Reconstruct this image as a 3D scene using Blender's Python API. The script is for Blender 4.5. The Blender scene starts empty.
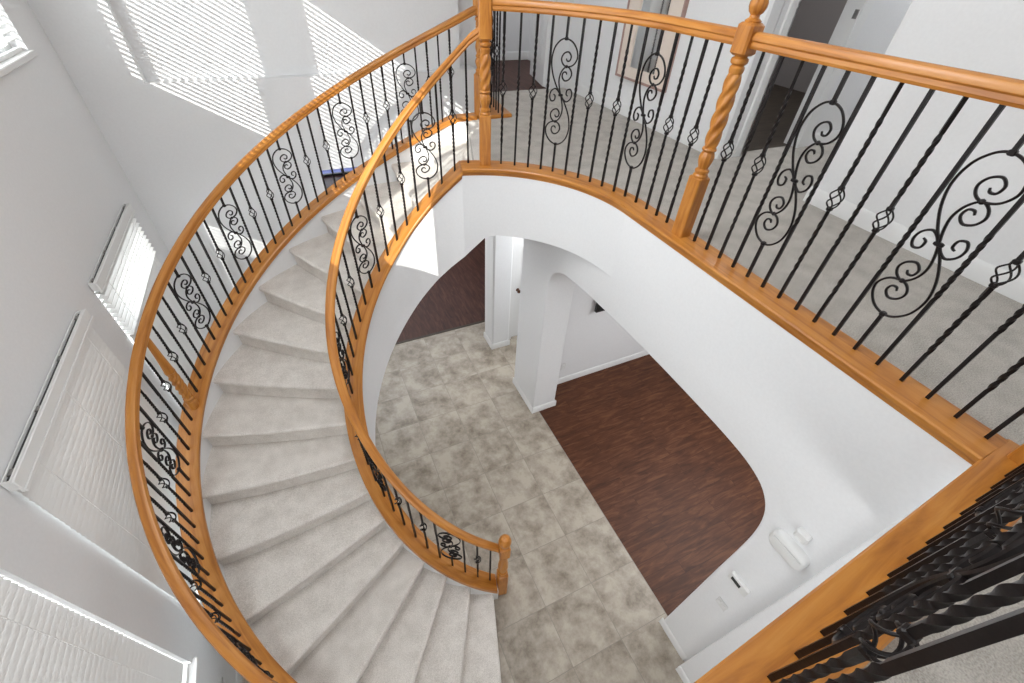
import bpy, math, random
from mathutils import Vector, Matrix
random.seed(7)
PI = math.pi
SC = bpy.context.scene
COL = SC.collection

# ------------------------------------------------------------------ layout (metres)
ZU = 3.20            # upper floor (carpet)
ZT = 3.235           # top of the oak base rail on the upper floor
ZC = 2.67            # lower ceiling / bottom of the upper floor edge
CS = (0.875, 2.23)   # axis of the stair
CB = (0.888, 2.11)   # axis of the balcony curve
RISE, STEP, A1, NR = 0.1778, 10.7, -106.0, 18
XL, YF = -1.53, 5.08 # left wall, front wall
XW = 1.905           # wall under the straight balcony
R = math.radians


# ------------------------------------------------------------------ materials
def new_mat(name):
    m = bpy.data.materials.new(name); m.use_nodes = True
    nt = m.node_tree; b = nt.nodes['Principled BSDF']
    return m, nt, b


def N(nt, kind, **kw):
    n = nt.nodes.new(kind)
    for k, v in kw.items():
        if k in n.inputs.keys(): n.inputs[k].default_value = v
        else: setattr(n, k, v)
    return n


def ramp(nt, fac, stops):
    r = nt.nodes.new('ShaderNodeValToRGB')
    el = r.color_ramp.elements
    while len(el) < len(stops): el.new(0.5)
    for e, (p, c) in zip(el, stops): e.position = p; e.color = (*c, 1)
    nt.links.new(fac, r.inputs['Fac'])
    return r.outputs['Color']


def bump(nt, b, height, strength, dist=0.01):
    n = nt.nodes.new('ShaderNodeBump'); n.inputs['Strength'].default_value = strength
    n.inputs['Distance'].default_value = dist
    nt.links.new(height, n.inputs['Height']); nt.links.new(n.outputs['Normal'], b.inputs['Normal'])


def coords(nt, kind='Object', scale=(1, 1, 1), loc=(0, 0, 0), rot=(0, 0, 0)):
    t = nt.nodes.new('ShaderNodeTexCoord'); m = nt.nodes.new('ShaderNodeMapping')
    m.inputs['Scale'].default_value = scale; m.inputs['Location'].default_value = loc
    m.inputs['Rotation'].default_value = rot
    nt.links.new(t.outputs[kind], m.inputs['Vector'])
    return m.outputs['Vector']


def plain(name, col, rough=0.5, metal=0.0, spec=0.5, noise=0.0, bscale=0, bstr=0):
    m, nt, b = new_mat(name)
    b.inputs['Base Color'].default_value = (*col, 1)
    b.inputs['Roughness'].default_value = rough; b.inputs['Metallic'].default_value = metal
    b.inputs['Specular IOR Level'].default_value = spec
    if bscale:
        n = N(nt, 'ShaderNodeTexNoise', Scale=bscale, Detail=3.0)
        nt.links.new(coords(nt), n.inputs['Vector'])
        bump(nt, b, n.outputs['Fac'], bstr, 0.004)
        if noise:
            c = ramp(nt, n.outputs['Fac'], [(0.3, tuple(x * (1 - noise) for x in col)), (0.7, tuple(min(1, x * (1 + noise)) for x in col))])
            nt.links.new(c, b.inputs['Base Color'])
    return m


def wood(name, dark, mid, light, kind, scale, rough=0.40):
    m, nt, b = new_mat(name)
    v = coords(nt, kind, scale)
    n = N(nt, 'ShaderNodeTexNoise', Scale=1.0, Detail=6.0, Roughness=0.6, Distortion=0.6)
    nt.links.new(v, n.inputs['Vector'])
    c = ramp(nt, n.outputs['Fac'], [(0.28, dark), (0.5, mid), (0.74, light)])
    nt.links.new(c, b.inputs['Base Color'])
    b.inputs['Roughness'].default_value = rough
    b.inputs['Coat Weight'].default_value = 0.1; b.inputs['Coat Roughness'].default_value = 0.15
    bump(nt, b, n.outputs['Fac'], 0.06, 0.003)
    return m


OAK_D, OAK_M, OAK_L = (0.31, 0.100, 0.012), (0.48, 0.182, 0.026), (0.58, 0.255, 0.052)
M = {}
M['wall'] = plain('wall_paint', (0.785, 0.788, 0.795), 0.75, spec=0.25, noise=0.015, bscale=60, bstr=0.06)
M['header'] = M['wall']
M['ceiling'] = plain('ceiling_paint', (0.75, 0.75, 0.75), 0.85, spec=0.2, noise=0.01, bscale=80, bstr=0.08)
M['trimwhite'] = plain('white_gloss_paint', (0.78, 0.78, 0.775), 0.4, noise=0.01, bscale=25, bstr=0.02)
M['oak_uv'] = wood('honey_oak_along', OAK_D, OAK_M, OAK_L, 'UV', (2.5, 26, 1))
M['oak_obj'] = wood('honey_oak_turned', OAK_D, OAK_M, OAK_L, 'Object', (30, 30, 4))
M['iron'] = plain('black_wrought_iron', (0.011, 0.008, 0.008), 0.38, 0.25, 0.35, noise=0.2, bscale=90, bstr=0.12)
M['blind'] = plain('white_blind_slat', (0.82, 0.82, 0.81), 0.55, noise=0.01, bscale=20, bstr=0.02)
M['plastic'] = plain('white_plastic', (0.74, 0.74, 0.73), 0.4, noise=0.01, bscale=30, bstr=0.01)
M['black'] = plain('black_plastic', (0.008, 0.008, 0.009), 0.3, noise=0.1, bscale=30, bstr=0.02)
M['steel'] = plain('dull_steel', (0.32, 0.31, 0.3), 0.35, 0.9, noise=0.1, bscale=40, bstr=0.03)
M['dark'] = plain('dark_channel', (0.03, 0.03, 0.032), 0.5, noise=0.1, bscale=40, bstr=0.03)
M['knob'] = plain('aged_bronze', (0.16, 0.07, 0.04), 0.3, 0.9, noise=0.1, bscale=40, bstr=0.02)
M['lcd'] = plain('grey_display', (0.035, 0.04, 0.04), 0.15, noise=0.1, bscale=40, bstr=0.0)
M['patio'] = plain('patio_concrete', (0.16, 0.19, 0.42), 0.8, noise=0.1, bscale=8, bstr=0.1)
M['pinkframe'] = plain('rose_brown_frame', (0.38, 0.25, 0.22), 0.4, noise=0.1, bscale=30, bstr=0.03)
M['cream'] = plain('cream_mat', (0.76, 0.66, 0.58), 0.6, noise=0.02, bscale=60, bstr=0.03)
M['mirror'] = plain('mirror_glass', (0.88, 0.9, 0.9), 0.04, 1.0, noise=0.01, bscale=2, bstr=0.0)
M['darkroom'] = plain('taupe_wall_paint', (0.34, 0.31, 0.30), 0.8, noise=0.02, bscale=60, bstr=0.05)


def carpet(name, c0, c1):
    m, nt, b = new_mat(name)
    v = coords(nt)
    n1 = N(nt, 'ShaderNodeTexNoise', Scale=170.0, Detail=2.0); n2 = N(nt, 'ShaderNodeTexNoise', Scale=9.0, Detail=4.0)
    nt.links.new(v, n1.inputs['Vector']); nt.links.new(v, n2.inputs['Vector'])
    mx = N(nt, 'ShaderNodeMath', operation='ADD'); mm = N(nt, 'ShaderNodeMath', operation='MULTIPLY'); mm.inputs[1].default_value = 0.6
    nt.links.new(n2.outputs['Fac'], mm.inputs[0]); nt.links.new(n1.outputs['Fac'], mx.inputs[0]); nt.links.new(mm.outputs[0], mx.inputs[1])
    c = ramp(nt, mx.outputs[0], [(0.55, c0), (1.05, c1)])
    nt.links.new(c, b.inputs['Base Color'])
    b.inputs['Roughness'].default_value = 0.95; b.inputs['Specular IOR Level'].default_value = 0.1
    b.inputs['Sheen Weight'].default_value = 0.2
    bump(nt, b, n1.outputs['Fac'], 0.55, 0.008)
    return m


M['carpet'] = carpet('stair_carpet_lightened', (0.55, 0.51, 0.465), (0.80, 0.76, 0.715))  # stair copy of the carpet, lightened so its colour carries brighter light
M['carpet2'] = carpet('landing_carpet_dimmed', (0.31, 0.285, 0.25), (0.53, 0.495, 0.45))  # landing copy of the carpet, darkened so its colour carries dimmer light


def tiles():
    m, nt, b = new_mat('stone_look_tile')
    v = coords(nt, 'Object', (1 / 0.4975,) * 3, (-0.49 / 0.4975, -0.43 / 0.4975, 0))
    br = N(nt, 'ShaderNodeTexBrick', Scale=1.0)
    br.offset = 0.0; br.squash = 1.0
    br.inputs['Mortar Size'].default_value = 0.006; br.inputs['Mortar Smooth'].default_value = 0.3
    br.inputs['Brick Width'].default_value = 1.0; br.inputs['Row Height'].default_value = 1.0
    br.inputs['Color1'].default_value = (0.0, 0, 0, 1); br.inputs['Color2'].default_value = (1, 1, 1, 1)
    nt.links.new(v, br.inputs['Vector'])
    n = N(nt, 'ShaderNodeTexNoise', Scale=4.5, Detail=10.0, Roughness=0.68, Distortion=0.1)
    # each tile shifts its own patch of stone
    add = N(nt, 'ShaderNodeVectorMath', operation='MULTIPLY_ADD')
    add.inputs[1].default_value = (7, 5, 3)
    nt.links.new(br.outputs['Color'], add.inputs[0]); nt.links.new(coords(nt), add.inputs[2])
    nt.links.new(add.outputs[0], n.inputs['Vector'])
    c = ramp(nt, n.outputs['Fac'], [(0.34, (0.185, 0.152, 0.115)), (0.47, (0.315, 0.27, 0.217)), (0.60, (0.43, 0.378, 0.312))])
    mix = N(nt, 'ShaderNodeMixRGB'); mix.inputs['Color2'].default_value = (0.24, 0.21, 0.175, 1)
    nt.links.new(br.outputs['Fac'], mix.inputs['Fac']); nt.links.new(c, mix.inputs['Color1'])
    nt.links.new(mix.outputs[0], b.inputs['Base Color'])
    b.inputs['Roughness'].default_value = 0.42
    inv = N(nt, 'ShaderNodeMath', operation='SUBTRACT'); inv.inputs[0].default_value = 1.0
    nt.links.new(br.outputs['Fac'], inv.inputs[1])
    bump(nt, b, inv.outputs[0], 0.4, 0.003)
    return m


M['tile'] = tiles()


def planks(name, cs, rough, rot=0.0, w=0.125, l=1.2):
    m, nt, b = new_mat(name)
    v = coords(nt, 'Object', (1, 1, 1), (0, 0, 0), (0, 0, rot))
    br = N(nt, 'ShaderNodeTexBrick', Scale=1.0)
    br.offset = 0.37
    br.inputs['Mortar Size'].default_value = 0.0015; br.inputs['Mortar Smooth'].default_value = 0.4
    br.inputs['Brick Width'].default_value = l; br.inputs['Row Height'].default_value = w
    br.inputs['Color1'].default_value = (0.0, 0, 0, 1); br.inputs['Color2'].default_value = (1, 1, 1, 1)
    nt.links.new(v, br.inputs['Vector'])
    add = N(nt, 'ShaderNodeVectorMath', operation='MULTIPLY_ADD'); add.inputs[1].default_value = (9, 3, 5)
    st = N(nt, 'ShaderNodeVectorMath', operation='MULTIPLY'); st.inputs[1].default_value = (3.5, 22, 1)
    nt.links.new(v, st.inputs[0])
    nt.links.new(br.outputs['Color'], add.inputs[0]); nt.links.new(st.outputs[0], add.inputs[2])
    n = N(nt, 'ShaderNodeTexNoise', Scale=1.0, Detail=7.0, Roughness=0.62, Distortion=0.8)
    nt.links.new(add.outputs[0], n.inputs['Vector'])
    c = ramp(nt, n.outputs['Fac'], [(0.28, cs[0]), (0.5, cs[1]), (0.72, cs[2])])
    mix = N(nt, 'ShaderNodeMixRGB'); mix.inputs['Color2'].default_value = (*[x * 0.4 for x in cs[0]], 1)
    nt.links.new(br.outputs['Fac'], mix.inputs['Fac']); nt.links.new(c, mix.inputs['Color1'])
    nt.links.new(mix.outputs[0], b.inputs['Base Color'])
    b.inputs['Roughness'].default_value = rough; b.inputs['Specular IOR Level'].default_value = 0.3
    bump(nt, b, n.outputs['Fac'], 0.08, 0.003)
    return m


DW = ((0.042, 0.013, 0.005), (0.082, 0.027, 0.0105), (0.15, 0.058, 0.026))
M['dwood'] = planks('dark_mahogany_planks', DW, 0.5)
M['dwood2'] = planks('dark_mahogany_planks_family', ((0.030, 0.0095, 0.0065), (0.058, 0.020, 0.013), (0.105, 0.042, 0.028)), 0.55, rot=PI / 2)
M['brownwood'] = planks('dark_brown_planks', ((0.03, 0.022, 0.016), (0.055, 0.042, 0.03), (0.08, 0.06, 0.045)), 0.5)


def glass():
    m = bpy.data.materials.new('window_glass'); m.use_nodes = True
    nt = m.node_tree; nt.nodes.clear()
    out = nt.nodes.new('ShaderNodeOutputMaterial'); mx = nt.nodes.new('ShaderNodeMixShader')
    t = nt.nodes.new('ShaderNodeBsdfTransparent'); g = nt.nodes.new('ShaderNodeBsdfGlossy')
    lw = nt.nodes.new('ShaderNodeLayerWeight'); pw = N(nt, 'ShaderNodeMath', operation='POWER'); pw.inputs[1].default_value = 4.0
    f = N(nt, 'ShaderNodeMath', operation='MULTIPLY_ADD'); f.inputs[1].default_value = 0.6; f.inputs[2].default_value = 0.03
    nt.links.new(lw.outputs['Facing'], pw.inputs[0]); nt.links.new(pw.outputs[0], f.inputs[0])
    t.inputs['Color'].default_value = (0.96, 0.975, 0.97, 1); g.inputs['Roughness'].default_value = 0.02
    nt.links.new(f.outputs[0], mx.inputs[0]); nt.links.new(t.outputs[0], mx.inputs[1]); nt.links.new(g.outputs[0], mx.inputs[2])
    nt.links.new(mx.outputs[0], out.inputs['Surface'])
    return m


M['glass'] = glass()


# ------------------------------------------------------------------ mesh helpers
class MB:
    def __init__(self): self.v = []; self.f = []; self.uv = []

    def add(self, vs, fs, uvs=None):
        o = len(self.v); self.v += [tuple(p) for p in vs]
        for i, f in enumerate(fs):
            self.f.append(tuple(o + k for k in f))
            self.uv.append(uvs[i] if uvs else [(vs[k][0] + vs[k][2] * 0.3, vs[k][1]) for k in f])
        return self

    def box(self, x0, x1, y0, y1, z0, z1, T=None):
        vs = [Vector((x, y, z)) for z in (z0, z1) for y in (y0, y1) for x in (x0, x1)]
        if T: vs = [T @ p for p in vs]
        return self.add(vs, [(0, 2, 3, 1), (4, 5, 7, 6), (0, 1, 5, 4), (2, 6, 7, 3), (0, 4, 6, 2), (1, 3, 7, 5)])

    def rbox(self, x0, x1, y0, y1, z0, z1, c, T=None):
        """box with all edges chamfered by c"""
        import itertools
        cx, cy, cz = (x0 + x1) / 2, (y0 + y1) / 2, (z0 + z1) / 2
        hx, hy, hz = (x1 - x0) / 2, (y1 - y0) / 2, (z1 - z0) / 2
        rings = []
        for zz, k in ((-hz, c), (-hz + c, 0), (hz - c, 0), (hz, c)):
            a, b2 = hx - k, hy - k
            q = c * 0.999
            rings.append([Vector((cx + x, cy + y, cz + zz)) for x, y in
                          ((-a + q, -b2), (a - q, -b2), (a, -b2 + q), (a, b2 - q), (a - q, b2), (-a + q, b2), (-a, b2 - q), (-a, -b2 + q))])
        if T: rings = [[T @ p for p in r] for r in rings]
        return self.loft(rings, True, True)

    def loft(self, rings, closed=True, caps=True, loop=False):
        """rings: lists of points; joined in order; uv: u = length along, v = length around"""
        n = len(rings[0]); vs = [Vector(p) for r in rings for p in r]; fs = []; uvs = []
        per = [0.0]
        for j in range(n): per.append(per[-1] + (Vector(rings[0][(j + 1) % n]) - Vector(rings[0][j])).length)
        ln = [0.0]
        for i in range(1, len(rings)): ln.append(ln[-1] + (Vector(rings[i][0]) - Vector(rings[i - 1][0])).length)
        m = n if closed else n - 1
        for i in range(len(rings) - (0 if loop else 1)):
            i2 = (i + 1) % len(rings)
            for j in range(m):
                j2 = (j + 1) % n
                fs.append((i * n + j, i * n + j2, i2 * n + j2, i2 * n + j))
                l2 = ln[i2] if i2 else ln[-1] + 0.01
                uvs.append([(ln[i], per[j]), (ln[i], per[j + 1]), (l2, per[j + 1]), (l2, per[j])])
        if caps and not loop:
            fs.append(tuple(range(n - 1, -1, -1))); uvs.append([(0.0, per[k]) for k in range(n - 1, -1, -1)])
            b = (len(rings) - 1) * n
            fs.append(tuple(b + k for k in range(n))); uvs.append([(ln[-1], per[k]) for k in range(n)])
        return self.add(vs, fs, uvs)

    def tube(self, pts, r, seg=8, rr=None):
        pts = [Vector(p) for p in pts]; rings = []
        prev = None
        for i, p in enumerate(pts):
            t = (pts[min(i + 1, len(pts) - 1)] - pts[max(i - 1, 0)]).normalized()
            if prev is None:
                a = Vector((0, 1, 0)) if abs(t.y) < 0.9 else Vector((1, 0, 0))
                u = (a - t * a.dot(t)).normalized()
            else: u = (prev - t * prev.dot(t)).normalized()
            prev = u; w = t.cross(u); rad = rr[i] if rr else r
            rings.append([p + (u * math.cos(2 * PI * k / seg) + w * math.sin(2 * PI * k / seg)) * rad for k in range(seg)])
        return self.loft(rings, True, True)

    def lathe(self, prof, c=(0, 0, 0), seg=24, fn=None, T=None):
        rings = []
        for r, z in prof:
            rings.append([Vector((c[0] + (fn(r, z, 2 * PI * k / seg) if fn else r) * math.cos(2 * PI * k / seg),
                                  c[1] + (fn(r, z, 2 * PI * k / seg) if fn else r) * math.sin(2 * PI * k / seg), c[2] + z)) for k in range(seg)])
        if T: rings = [[T @ p for p in r] for r in rings]
        return self.loft(rings, True, True)

    def prism(self, poly, z0, z1):
        n = len(poly)
        vs = [(x, y, z0) for x, y in poly] + [(x, y, z1) for x, y in poly]
        fs = [tuple(range(n - 1, -1, -1)), tuple(range(n, 2 * n))] + [(i, (i + 1) % n, n + (i + 1) % n, n + i) for i in range(n)]
        return self.add(vs, fs)

    def mesh(self, name, mat, smooth=True, angle=35):
        me = bpy.data.meshes.new(name)
        me.from_pydata(self.v, [], self.f)
        uvl = me.uv_layers.new(name='UVMap')
        k = 0
        for poly, u in zip(me.polygons, self.uv):
            for li, c in zip(poly.loop_indices, u): uvl.data[li].uv = c
        import bmesh
        bm = bmesh.new(); bm.from_mesh(me); bmesh.ops.recalc_face_normals(bm, faces=bm.faces); bm.to_mesh(me); bm.free()
        me.materials.append(mat)
        if smooth:
            me.shade_smooth(); me.set_sharp_from_angle(angle=R(angle))
        return me

    def build(self, name, mat, parent=None, smooth=True, angle=35, loc=None):
        o = bpy.data.objects.new(name, self.mesh(name, mat, smooth, angle)); COL.objects.link(o)
        if loc: o.location = loc
        if parent: o.parent = parent
        return o


def tag(o, label=None, cat=None, group=None, kind=None):
    if label: o['label'] = label
    if cat: o['category'] = cat
    if group: o['group'] = group
    if kind: o['kind'] = kind
    return o


def empty(name, loc, label, cat, group=None, rz=0.0):
    o = bpy.data.objects.new(name, None); COL.objects.link(o); o.empty_display_size = 0.1
    o.location = loc; o.rotation_euler = (0, 0, rz)
    return tag(o, label, cat, group)


def struct(o, label, cat): return tag(o, label, cat, None, 'structure')


def local(root): return Matrix.Translation(-Vector(root.location))


def build_at(mb, name, mat, root, **kw):
    """mesh in world coordinates, parented to an empty that only has a location"""
    d = Vector(root.location)
    mb.v = [tuple(Vector(p) - d) for p in mb.v]
    return mb.build(name, mat, root, **kw)


def catmull(P, n=8):
    P = [Vector(p) for p in P]; out = []
    for i in range(len(P) - 1):
        p0 = P[max(i - 1, 0)]; p1 = P[i]; p2 = P[i + 1]; p3 = P[min(i + 2, len(P) - 1)]
        for k in range(n):
            t = k / n
            out.append(0.5 * ((2 * p1) + (p2 - p0) * t + (2 * p0 - 5 * p1 + 4 * p2 - p3) * t * t + (3 * p1 - p0 - 3 * p2 + p3) * t ** 3))
    out.append(P[-1]); return out


def interp(x, tab):
    if x <= tab[0][0]: return tab[0][1]
    for (a, u), (b, w) in zip(tab, tab[1:]):
        if x <= b: return u + (w - u) * (x - a) / (b - a)
    return tab[-1][1]


# ------------------------------------------------------------------ stair geometry
def nos(th):                       # height of the nosing line at angle th (degrees, -106 .. -288)
    return RISE * (1 + (A1 - th) / STEP)


def cyl(th, r, z, c=CS): return Vector((c[0] + r * math.cos(R(th)), c[1] + r * math.sin(R(th)), z))


def t_in(th):                      # offset of the inner curve where it meets the landing corner
    return interp(-th, [(100, 0.0), (258, 0.0), (268, -0.012), (275, -0.04), (280, -0.07), (284, -0.095)])


def sweep(mb, path, prof, lat_sign=1):
    """path: points; prof: (u lateral to the right of travel, v up)"""
    P = [Vector(p) for p in path]; rings = []
    for i, p in enumerate(P):
        t = P[min(i + 1, len(P) - 1)] - P[max(i - 1, 0)]
        t.z = 0; t.normalize(); s = Vector((t.y, -t.x, 0)) * lat_sign
        # mitre
        if 0 < i < len(P) - 1:
            a = P[i] - P[i - 1]; a.z = 0; a.normalize()
            k = 1 / max(0.5, abs(a.dot(t)))
        else: k = 1
        rings.append([p + s * (u * k) + Vector((0, 0, v)) for u, v in prof])
    return mb.loft(rings, True, True)


RAIL = [(-0.022, -0.031), (0.022, -0.031), (0.027, -0.020), (0.025, -0.010), (0.0245, -0.005), (0.031, 0.002), (0.031, 0.014), (0.024, 0.026), (0.010, 0.032),
        (-0.010, 0.032), (-0.024, 0.026), (-0.031, 0.014), (-0.031, 0.002), (-0.0245, -0.005), (-0.025, -0.010), (-0.027, -0.020)]


def cap_profile(u0, u1, t=0.035):
    """base rail cross-section, u0 = void side with a bullnose and a small cove under it"""
    return [(u0 + 0.018, -t - 0.022), (u0 + 0.018, -t + 0.002), (u0 + 0.004, -t + 0.004), (u0, -t + 0.012), (u0, -0.008), (u0 + 0.005, -0.001), (u0 + 0.012, 0.0),
            (u1 - 0.006, 0.0), (u1, -0.006), (u1, -t - 0.022)]


# ------------------------------------------------------------------ balusters
def bar(mb, x, y, z0, z1, half, tw=(), coll=()):
    """square bar from z0 to z1 with twisted lengths tw=[(a,b,turns)]"""
    zs = [(z0, 0.0)]; ang = 0.0
    for a, b, turns in tw:
        zs.append((a, ang))
        n = max(6, int(turns * 24))
        for k in range(1, n + 1): zs.append((a + (b - a) * k / n, ang + turns * 2 * PI * k / n))
        ang += turns * 2 * PI
    zs.append((z1, ang))
    rings = [[Vector((x + half * 1.414 * math.cos(an + PI / 4 + q * PI / 2), y + half * 1.414 * math.sin(an + PI / 4 + q * PI / 2), z)) for q in range(4)] for z, an in zs]
    mb.loft(rings, True, True)
    for z, h in coll:
        mb.rbox(x - 0.0105, x + 0.0105, y - 0.0105, y + 0.0105, z - h, z + h, 0.003)
    return mb


HB = 0.0067
BAL = {}


def scroll_curves(w, h):
    curl_u = [(-0.30, 0.04), (-0.43, 0.13), (-0.28, 0.22), (0.03, 0.255), (0.25, 0.19), (0.19, 0.11), (0.0, 0.10), (-0.08, 0.14)]
    bx, by = 0.22, 0.53
    A = [(0, 0), (-0.38, 0.15), (-0.76, 0.37), (-0.93, 0.6), (-0.80, 0.82), (-0.42, 0.96), (0, 1.0), (0.5, 0.95), (0.86, 0.82), (0.93, 0.68), (0.66, 0.565), (bx, by)]
    A += [(bx + a, by + b) for a, b in curl_u]
    B = [(0, 0), (-0.17, 0.15), (-0.24, 0.30), (-0.10, 0.44), (bx, by)] + [(bx - a, by - b) for a, b in curl_u]
    S = [(-0.05, 0.0), (-0.22, 0.07), (-0.48, 0.11), (-0.76, 0.05), (-0.84, -0.05), (-0.70, -0.13), (-0.46, -0.11), (-0.42, -0.03), (-0.56, 0.0)]
    out = []
    for sg in (1, -1):
        for c in (A, B, S): out.append([(sg * a * w, sg * b * h) for a, b in c])
    return out, (bx * w, by * h)


def bal_meshes(L, key):
    d = {}
    m = MB(); bar(m, 0, 0, -0.012, L, HB, [(0.36 * L, 0.64 * L, 2.0)]); d['P'] = [('baluster', m.mesh('iron_bar_' + key, M['iron'], True, 25))]
    # basket
    bh = 0.045; zc = 0.545 * L
    m = MB()
    bar(m, 0, 0, -0.012, zc - bh, HB, [(0.16 * L, zc - bh - 0.05, 1.6)], [(zc - bh, 0.008)])
    u = MB(); bar(u, 0, 0, zc + bh, L, HB, [(zc + bh + 0.04, 0.88 * L, 1.6)], [(zc + bh, 0.008)])
    k = MB()
    for q in range(4):
        pts = []
        for i in range(17):
            t = i / 16; rr = 0.003 + 0.025 * math.sin(PI * t) ** 0.8; a = q * PI / 2 + t * PI * 0.9
            pts.append((rr * math.cos(a), rr * math.sin(a), zc - bh + 2 * bh * t))
        k.tube(pts, 0.0033, 6)
    d['B'] = [('baluster', m.mesh('iron_basket_bar_' + key, M['iron'], True, 25)), ('upper_bar', u.mesh('iron_basket_top_' + key, M['iron'], True, 25)), ('basket', k.mesh('iron_basket_' + key, M['iron']))]
    # scroll
    h = 0.335 * L; zc = 0.545 * L; w = 0.092
    m = MB(); bar(m, 0, 0, -0.012, zc - h, HB, (), [(zc - h, 0.009)]); u = MB(); bar(u, 0, 0, zc + h, L, HB, (), [(zc + h, 0.009)])
    k = MB(); cs, (bx, by) = scroll_curves(w, h)
    for c in cs:
        pts = catmull([Vector((a, 0, zc + b)) for a, b in c], 6)
        n = len(pts)
        k.tube(pts, 0.0045, 6, [0.0046 if i < n - 6 else 0.0046 * (0.72 + 0.28 * (n - 1 - i) / 6) for i in range(n)])
    k.v = [(a, b * 1.6, c) for a, b, c in k.v]                # flat bar, wider across the panel
    k.rbox(-0.016, 0.016, -0.009, 0.009, zc - 0.008, zc + 0.008, 0.004)
    for sg in (1, -1):
        k.lathe([(0.001, -0.010), (0.007, -0.007), (0.010, 0), (0.007, 0.007), (0.001, 0.010)], (sg * bx, 0, zc + sg * by), 10)
    d['S'] = [('baluster', m.mesh('iron_scroll_bar_' + key, M['iron'], True, 25)), ('upper_bar', u.mesh('iron_scroll_top_' + key, M['iron'], True, 25)), ('scroll', k.mesh('iron_scroll_' + key, M['iron']))]
    BAL[key] = d


L_ST, L_BA = 0.70, 0.945
bal_meshes(L_ST, 'stair'); bal_meshes(L_BA, 'balcony')


def place_bal(kind, key, p, yaw, root, zs=1.0):
    first = None
    for nm, me in BAL[key][kind]:
        o = bpy.data.objects.new(nm, me); COL.objects.link(o)
        if first is None:
            first = o; o.parent = root
            o.location = Vector(p) - Vector(root.location); o.rotation_euler = (0, 0, yaw); o.scale = (1, 1, zs)
            if kind == 'S': o['label'] = 'black iron baluster holding an S-shaped scroll panel'
            elif kind == 'B': o['label'] = 'black iron baluster with a twisted basket knuckle'
        else: o.parent = first
    return first


PAT = 'BPBPSP'


# ------------------------------------------------------------------ newels
def rope(pitch):
    def fn(r, z, a): return r * (1 + 0.13 * math.cos(4 * (a - 2 * PI * z / pitch)))
    return fn


def big_newel(root, name, pos, rz, blk=0.912):
    """turned oak newel, foot at pos"""
    e = None
    T = Matrix.Translation(Vector(pos) - Vector(root.location)) @ Matrix.Rotation(rz, 4, 'Z')
    m = MB()
    s = 0.042
    m.rbox(-s, s, -s, s, -0.035, 0.350, 0.006, T)
    m.lathe([(0.040, 0.348), (0.041, 0.358), (0.034, 0.368), (0.038, 0.378), (0.038, 0.386), (0.026, 0.395)], seg=28, T=T)
    e = m.build(name, M['oak_obj'], root)
    m = MB()                                              # fluted vase
    m.lathe([(0.024, 0.392), (0.028, 0.405), (0.036, 0.432), (0.039, 0.455), (0.033, 0.474), (0.027, 0.482)], seg=40,
            fn=lambda r, z, a: r * (1 + 0.05 * math.cos(10 * a)), T=T)
    m.lathe([(0.027, 0.480), (0.036, 0.488), (0.038, 0.494), (0.034, 0.502), (0.027, 0.506)], seg=28, T=T)
    m.build('turned_vase', M['oak_obj'], e)
    m = MB()                                              # rope twist
    m.lathe([(0.030 + 0.006 * math.sin(PI * k / 60) ** 0.5, 0.505 + (blk - 0.577) * k / 60) for k in range(61)], seg=32, fn=rope(0.34), T=T)
    m.build('rope_twist_shaft', M['oak_obj'], e)
    m = MB()
    m.lathe([(r_, z_ - 0.912 + blk) for r_, z_ in [(0.030, 0.838), (0.034, 0.85), (0.034, 0.866), (0.027, 0.874), (0.038, 0.882), (0.040, 0.892), (0.038, 0.900), (0.028, 0.906), (0.032, 0.915)]], seg=28, T=T)
    q = 0.044
    m.rbox(-q, q, -q, q, blk, 1.036, 0.010, T)
    m.build('top_block', M['oak_obj'], e)
    m = MB()                                              # finial
    m.lathe([(0.034, 1.034), (0.036, 1.042), (0.022, 1.052), (0.020, 1.062), (0.030, 1.072), (0.037, 1.090), (0.037, 1.106), (0.030, 1.126), (0.024, 1.140),
             (0.030, 1.148), (0.028, 1.162), (0.018, 1.184), (0.006, 1.198), (0.001, 1.200)], seg=40,
            fn=lambda r, z, a: r * (1 + (0.05 * math.cos(9 * a) if 1.066 < z < 1.135 else 0)), T=T)
    m.build('finial', M['oak_obj'], e)
    return e


# ================================================================== ROOM SHELL
def wall_grid(mb, x0, x1, ycuts, zcuts, holes):
    for a, b in zip(ycuts, ycuts[1:]):
        for c, d in zip(zcuts, zcuts[1:]):
            if any(h[0] - 1e-6 <= a and b <= h[1] + 1e-6 and h[2] - 1e-6 <= c and d <= h[3] + 1e-6 for h in holes): continue
            mb.box(x0, x1, a, b, c, d)


ZTOP = 5.9
LW = [(3.34, 4.60), (1.77, 2.97), (0.21, 1.43)]          # windows along the left wall (y ranges)
UW = list(LW)
LZ, UZ = (0.84, 2.62), (3.80, 5.45)
SL = (-3.34, -3.24, 1.85, 2.25)                          # slit added further back to cast a thin sun patch on the tile
YB = -4.2
holes = [(a, b, *LZ) for a, b in LW] + [(a, b, *UZ) for a, b in UW] + [SL]
yc = sorted({YB - 0.15, YF + 0.25, *[h[0] for h in holes], *[h[1] for h in holes]})
zc = sorted({0.0, ZTOP, *[h[2] for h in holes], *[h[3] for h in holes]})
m = MB(); wall_grid(m, XL - 0.14, XL, yc, zc, holes)
struct(m.build('wall_left', M['wall'], smooth=False), 'tall light grey two-storey wall with windows on the left', 'wall')

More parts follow.
